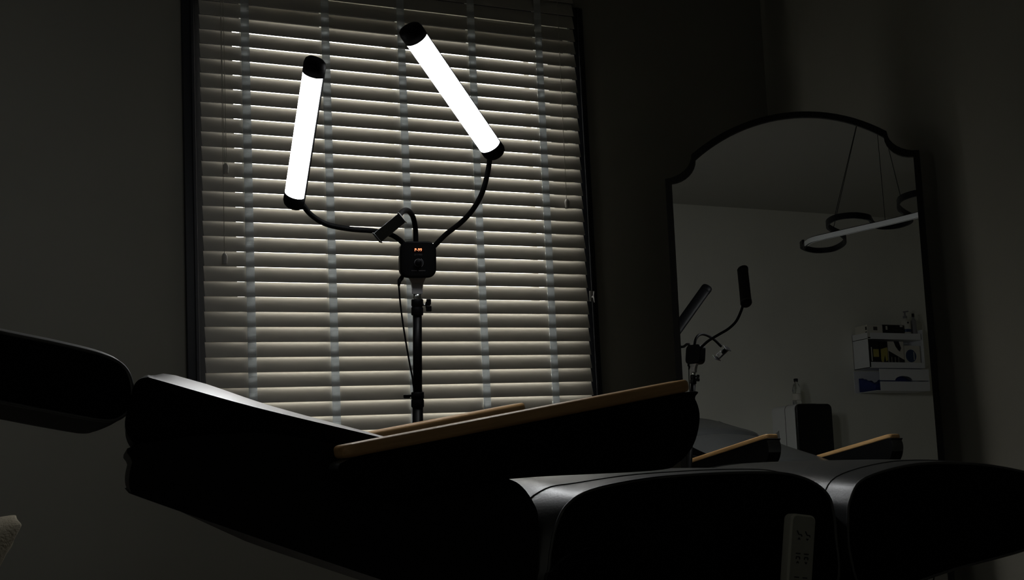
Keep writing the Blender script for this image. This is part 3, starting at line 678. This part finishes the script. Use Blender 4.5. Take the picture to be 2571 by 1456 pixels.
for x_ in (-1.36, -1.15):
    for y_ in (fy0+0.04, fy1-0.04): lathe('foot', [(0.012, 0), (0.012, 0.012)], (x_, y_, CT), (0, 0, 1), M['rubber'], fr_, n=10)
bot = thing('water_bottle', 'clear plastic drink bottle with black cap and paper label, on top of the mini fridge', 'bottle', (-1.20, 0.712, fz1))
bo = (-1.20, 0.712, fz1+0.0005)
lathe('bottle_body', [(0.024, 0), (0.029, 0.004), (0.030, 0.02), (0.0285, 0.03), (0.030, 0.04), (0.030, 0.075), (0.0265, 0.083), (0.030, 0.092), (0.029, 0.112), (0.020, 0.135), (0.0125, 0.148), (0.012, 0.160)], bo, (0, 0, 1), M['water'], bot, 28)
lathe('label_band', [(0.0304, 0.030), (0.0306, 0.031), (0.0306, 0.073), (0.0304, 0.074)], bo, (0, 0, 1), M['card'], bot, 28)
lathe('cap', [(0.014, 0.158), (0.0145, 0.160), (0.0145, 0.176), (0.012, 0.178)], bo, (0, 0, 1), M['black'], bot, 20)
tr_ = thing('cable_coil', 'thin dark lead lying across the top of the mini fridge', 'cable', (-1.2, 0.62, fz1))
tube('lead', spline([(-1.30, 0.70, fz1+0.004), (-1.22, 0.655, fz1+0.006), (-1.17, 0.60, fz1+0.004), (-1.2, 0.55, fz1+0.004)], 6), 0.0035, M['lgrey'], tr_, n=8)
# wall rack: upper open box with rails, lower dispenser box
def P3(x, y, z): return Vector((x, y, z))
WX = XL+0.001; RX = -1.275; T_ = 0.004
ra = thing('wall_rack', 'white plastic wall rack with front rails holding glove boxes', 'rack', (XL, -0.22, CZ+0.73))
ry0, ry1 = -0.455, 0.035
z0, z1 = CZ+0.725, CZ+0.975
box('back_panel', (WX, ry0, z0), (WX+T_, ry1, z1), M['white2'], ra)
box('side_panel', (WX, ry1-T_, z0), (RX, ry1, z1), M['white2'], ra)
box('side_panel', (WX, ry0, z0), (RX, ry0+T_, z1+0.03), M['white2'], ra)
box('shelf_board', (WX, ry0, z0), (RX, ry1, z0+T_), M['white2'], ra)
box('shelf_board', (WX, ry0, z1-0.045), (RX, ry1, z1-0.041), M['white2'], ra)
box('front_rail', (RX, ry0+0.025, z1-0.045), (RX+T_, ry1-0.025, z1), M['white2'], ra, bevel=0.001)
box('front_rail', (RX, ry0+0.01, z0-0.002), (RX+T_, ry1-0.015, z0+0.040), M['white2'], ra, bevel=0.001)
def carton(name, label, cat, x0, x1, y0, y1, z0, z1, mtl, group=None):
    t = thing(name, label, cat, ((x0+x1)/2, (y0+y1)/2, z0), group)
    box('carton', (x0, y0, z0), (x1, y1, z1), mtl, t, bevel=0.001); return t
# lower dispenser
di = thing('glove_dispenser', 'white glove dispenser box below the rack with blue gloves in its round slot', 'dispenser', (XL, -0.24, CZ+0.565))
DX = -1.255; dy0, dy1 = -0.462, -0.03; dz0, dz1 = CZ+0.560, CZ+0.715
box('back_panel', (WX, dy0, dz0), (WX+T_, dy1+0.075, dz1), M['white2'], di)
box('bottom_panel', (WX, dy0, dz0), (DX, dy1+0.03, dz0+T_), M['white2'], di)
box('side_panel', (WX, dy0, dz0), (DX, dy0+T_, dz1), M['white2'], di)
bm = bmesh.new()
ym = (dy0+dy1)/2+0.01; zs = dz0+0.070
add_box(bm, (DX, dy0, dz0), (DX+T_, dy1, zs-0.004))
top = [(dy0, zs+0.004)] + [(ym-0.075, zs+0.004)] + [(ym-0.075*math.cos(PI*k/16), zs+0.004+0.032*math.sin(PI*k/16)) for k in range(1, 16)] + [(ym+0.075, zs+0.004), (dy1, zs+0.004), (dy1, dz1), (dy0, dz1)]
add_prism(bm, top, lambda p: P3(DX, p[0], p[1]), lambda p: P3(DX+T_, p[0], p[1]))
link('front_panel', bm, M['white2'], di)
bg_ = thing('blue_gloves', 'crumpled blue disposable gloves showing through the dispenser slot', 'gloves', (-1.35, -0.24, dz0+0.005))
bm = bmesh.new(); nx, ny = 14, 30
gv = [[bm.verts.new((WX+0.012+(DX-WX-0.02)*i/nx, dy0+0.012+(dy1-dy0+0.03)*j/ny, dz0+0.052+0.055*math.exp(-((j/ny-0.52)/0.2)**2)+0.05*(j/ny > 0.93)*(1-i/nx)+random.uniform(-0.006, 0.006))) for j in range(ny+1)] for i in range(nx+1)]
gb = [[bm.verts.new((v.co.x, v.co.y, dz0+0.006)) for v in row] for row in gv]
for i in range(nx):
    for j in range(ny):
        bm.faces.new((gv[i][j], gv[i+1][j], gv[i+1][j+1], gv[i][j+1])); bm.faces.new((gb[i][j], gb[i][j+1], gb[i+1][j+1], gb[i+1][j]))
for i in range(nx):
    bm.faces.new((gv[i][0], gb[i][0], gb[i+1][0], gv[i+1][0])); bm.faces.new((gv[i][ny], gv[i+1][ny], gb[i+1][ny], gb[i][ny]))
for j in range(ny):
    bm.faces.new((gv[0][j], gv[0][j+1], gb[0][j+1], gb[0][j])); bm.faces.new((gv[nx][j], gb[nx][j], gb[nx][j+1], gv[nx][j+1]))
link('glove_pile', bm, M['blue'], bg_, smooth=True)
# boxes on top of the rack
tz = z1+0.0005-0.032
t1 = carton('glove_box', 'white glove box with black end squares lying on the rack top', 'box', -1.42, RX-0.004, -0.105, 0.028, tz, tz+0.088, M['card'])
box('end_print', (-1.30, 0.0278, tz+0.052), (-1.285, 0.0290, tz+0.075), M['black'], t1); box('end_print', (-1.30, 0.0278, tz+0.012), (-1.285, 0.0290, tz+0.040), M['black'], t1)
box('front_print', (RX-0.0045, -0.06, tz+0.050), (RX-0.0035, -0.025, tz+0.075), M['print_'], t1)
t2 = carton('glove_box', 'black glove box with small white print, lying in the middle of the rack top', 'box', -1.42, RX-0.006, -0.295, -0.112, tz, tz+0.092, M['black'])
box('front_print', (RX-0.0065, -0.15, tz+0.055), (RX-0.0055, -0.135, tz+0.082), M['card'], t2); box('front_print', (RX-0.0065, -0.285, tz+0.078), (RX-0.0055, -0.26, tz+0.090), M['card'], t2)
box('front_print', (RX-0.0065, -0.275, tz+0.056), (RX-0.0055, -0.195, tz+0.059), M['print_'], t2)
t3 = thing('spray_bottle', 'pump bottle with white label and dark heart, standing on the rack top', 'bottle', (-1.32, -0.345, tz))
lathe('bottle_body', [(0.034, 0), (0.036, 0.004), (0.036, 0.115), (0.030, 0.130), (0.014, 0.140), (0.013, 0.150)], (-1.32, -0.345, tz), (0, 0, 1), M['card'], t3, 24)
lathe('label_foot', [(0.0362, 0.045), (0.0366, 0.046), (0.0366, 0.066), (0.0362, 0.067)], (-1.32, -0.345, tz), (0, 0, 1), M['bluel'], t3, 24)
bm = bmesh.new(); add_lathe(bm, [(0.007, 0), (0.007, 0.002)], Vector((-1.2845, -0.338, tz+0.112)), Vector((1, 0, 0)), 12); link('heart_print', bm, M['black'], t3)
lathe('pump', [(0.015, 0.148), (0.015, 0.165), (0.006, 0.168), (0.006, 0.190), (0.012, 0.192), (0.012, 0.200)], (-1.32, -0.345, tz), (0, 0, 1), M['lgrey'], t3, 16)
tube('nozzle', [(-1.32, -0.345, tz+0.196), (-1.27, -0.335, tz+0.192)], 0.005, M['lgrey'], t3, n=8)
t4 = thing('tall_bottle', 'tall dark slim bottle at the far right of the rack top', 'bottle', (-1.33, -0.425, tz))
lathe('bottle_body', [(0.018, 0), (0.020, 0.004), (0.020, 0.13), (0.009, 0.15), (0.008, 0.165)], (-1.33, -0.425, tz), (0, 0, 1), M['lgrey'], t4, 16)
lathe('cap', [(0.010, 0.163), (0.010, 0.186)], (-1.33, -0.425, tz), (0, 0, 1), M['black'], t4, 12)
# contents of the middle shelf
b5 = z0+T_+0.0005
u1 = carton('product_box', 'black carton with a yellow panel at the left of the rack shelf', 'box', -1.40, -1.295, -0.075, 0.015, b5, b5+0.190, M['black'])
box('yellow_panel', (-1.2952, -0.070, b5+0.075), (-1.2938, -0.022, b5+0.130), M['yellow'], u1); box('white_stripe', (-1.2952, -0.012, b5+0.045), (-1.2938, -0.004, b5+0.145), M['card'], u1)
u2 = carton('product_box', 'dark carton with a pale yellow figure beside the yellow panel box', 'box', -1.40, -1.290, -0.145, -0.079, b5, b5+0.185, M['black'])
bm = bmesh.new(); add_prism(bm, [(-0.142, 0.05), (-0.125, 0.045), (-0.118, 0.09), (-0.100, 0.03), (-0.084, 0.05), (-0.084, 0.13), (-0.142, 0.145)], lambda p: P3(-1.2902, p[0], b5+p[1]), lambda p: P3(-1.2888, p[0], b5+p[1])); link('pale_figure', bm, M['yellow'], u2)
u3 = carton('product_box', 'white carton with a slanted black lower half in the middle of the rack shelf', 'box', -1.40, -1.288, -0.285, -0.150, b5, b5+0.187, M['card'])
bm = bmesh.new(); add_prism(bm, [(-0.2849, 0.0), (-0.1501, 0.0), (-0.1501, 0.120), (-0.2849, 0.055)], lambda p: P3(-1.2882, p[0], b5+p[1]), lambda p: P3(-1.2868, p[0], b5+p[1])); link('black_half', bm, M['black'], u3)
bm = bmesh.new(); add_prism(bm, [(-0.20, 0.187), (-0.245, 0.187), (-0.262, 0.14), (-0.25, 0.115), (-0.235, 0.125), (-0.215, 0.15)], lambda p: P3(-1.2882, p[0], b5+p[1]), lambda p: P3(-1.2868, p[0], b5+p[1])); link('dark_hand_print', bm, M['black'], u3)
for k in range(3): box('side_print', (-1.2869, -0.175-k*0.03, b5+0.03), (-1.2864, -0.172-k*0.03, b5+0.075), M['card'], u3)
u4 = carton('tissue_box', 'cream carton with a large round blue label at the right of the rack shelf', 'box', -1.40, -1.285, -0.425, -0.292, b5, b5+0.160, M['card'])
bm = bmesh.new(); add_lathe(bm, [(0.046, 0), (0.046, 0.0012)], Vector((-1.2852, -0.343, b5+0.085)), Vector((1, 0, 0)), 32); link('round_label', bm, M['bluel'], u4)
box('label_print', (-1.2842, -0.372, b5+0.055), (-1.2834, -0.366, b5+0.115), M['card'], u4)

# ------------------------------------------------------------------ cream towel on a black rail stand
def tp(x, y, d=2.75): return px(x, y, d)
rp = tp(-25, 1322)
st_ = thing('towel_stand', 'black metal towel rail stand at the left end behind the chair head', 'stand', (rp.x-0.12, rp.y, 0))
rz = rp.z - 0.012
tube('rail', [(rp.x-0.42, rp.y+0.0, rz), (rp.x+0.035, rp.y, rz)], 0.008, M['metal'], st_, n=12)
for x_ in (rp.x-0.40, rp.x-0.02): 
    u_ = tube('upright', [(x_, rp.y, 0.02), (x_, rp.y, rz)], 0.008, M['metal'], st_, n=10)
    tube('foot_bar', [(x_, rp.y-0.15, 0.012), (x_, rp.y+0.15, 0.012)], 0.010, M['metal'], u_, n=8)
tw = thing('cream_towel', 'cream towel folded over the black rail, one corner curling out at the far left', 'towel', (rp.x-0.1, rp.y, rz-0.2))
bm = bmesh.new(); cols = []
prof = [(-0.020, -0.30), (-0.021, -0.20), (-0.021, -0.10), (-0.018, -0.03), (-0.010, 0.004), (0.0, 0.010), (0.012, 0.004), (0.020, -0.02), (0.022, -0.06), (0.023, -0.14), (0.023, -0.22)]
for i in range(17):
    f = i/16; x = rp.x-0.36+(0.36+0.054)*f; dl_ = 0.414*(1-f); col = []
    flare = max(0, (f-0.72)/0.28)
    for j, (dy, dz) in enumerate(prof):
        lf = min(0.30, 0.012+1.9*dl_) if j < 5 else min(0.22, 0.042+1.2*dl_); zz = dz*lf/(0.30 if j < 5 else 0.22) if dz < 0 else dz
        yy = dy*(1+0.5*flare)
        col.append(bm.verts.new((x+0.004*math.sin(j*1.1), rp.y+yy, rz+zz+0.008+0.012*flare*(1 if j < 8 else 0.2))))
    cols.append(col)
for i in range(16):
    for j in range(len(prof)-1): bm.faces.new((cols[i][j], cols[i+1][j], cols[i+1][j+1], cols[i][j+1]))
tc_ = link('towel_cloth', bm, M['cream'], tw, smooth=True)
sl = tc_.modifiers.new('thick', 'SOLIDIFY'); sl.thickness = 0.006; sl.offset = 1; sb = tc_.modifiers.new('sub', 'SUBSURF'); sb.levels = 1; sb.render_levels = 2
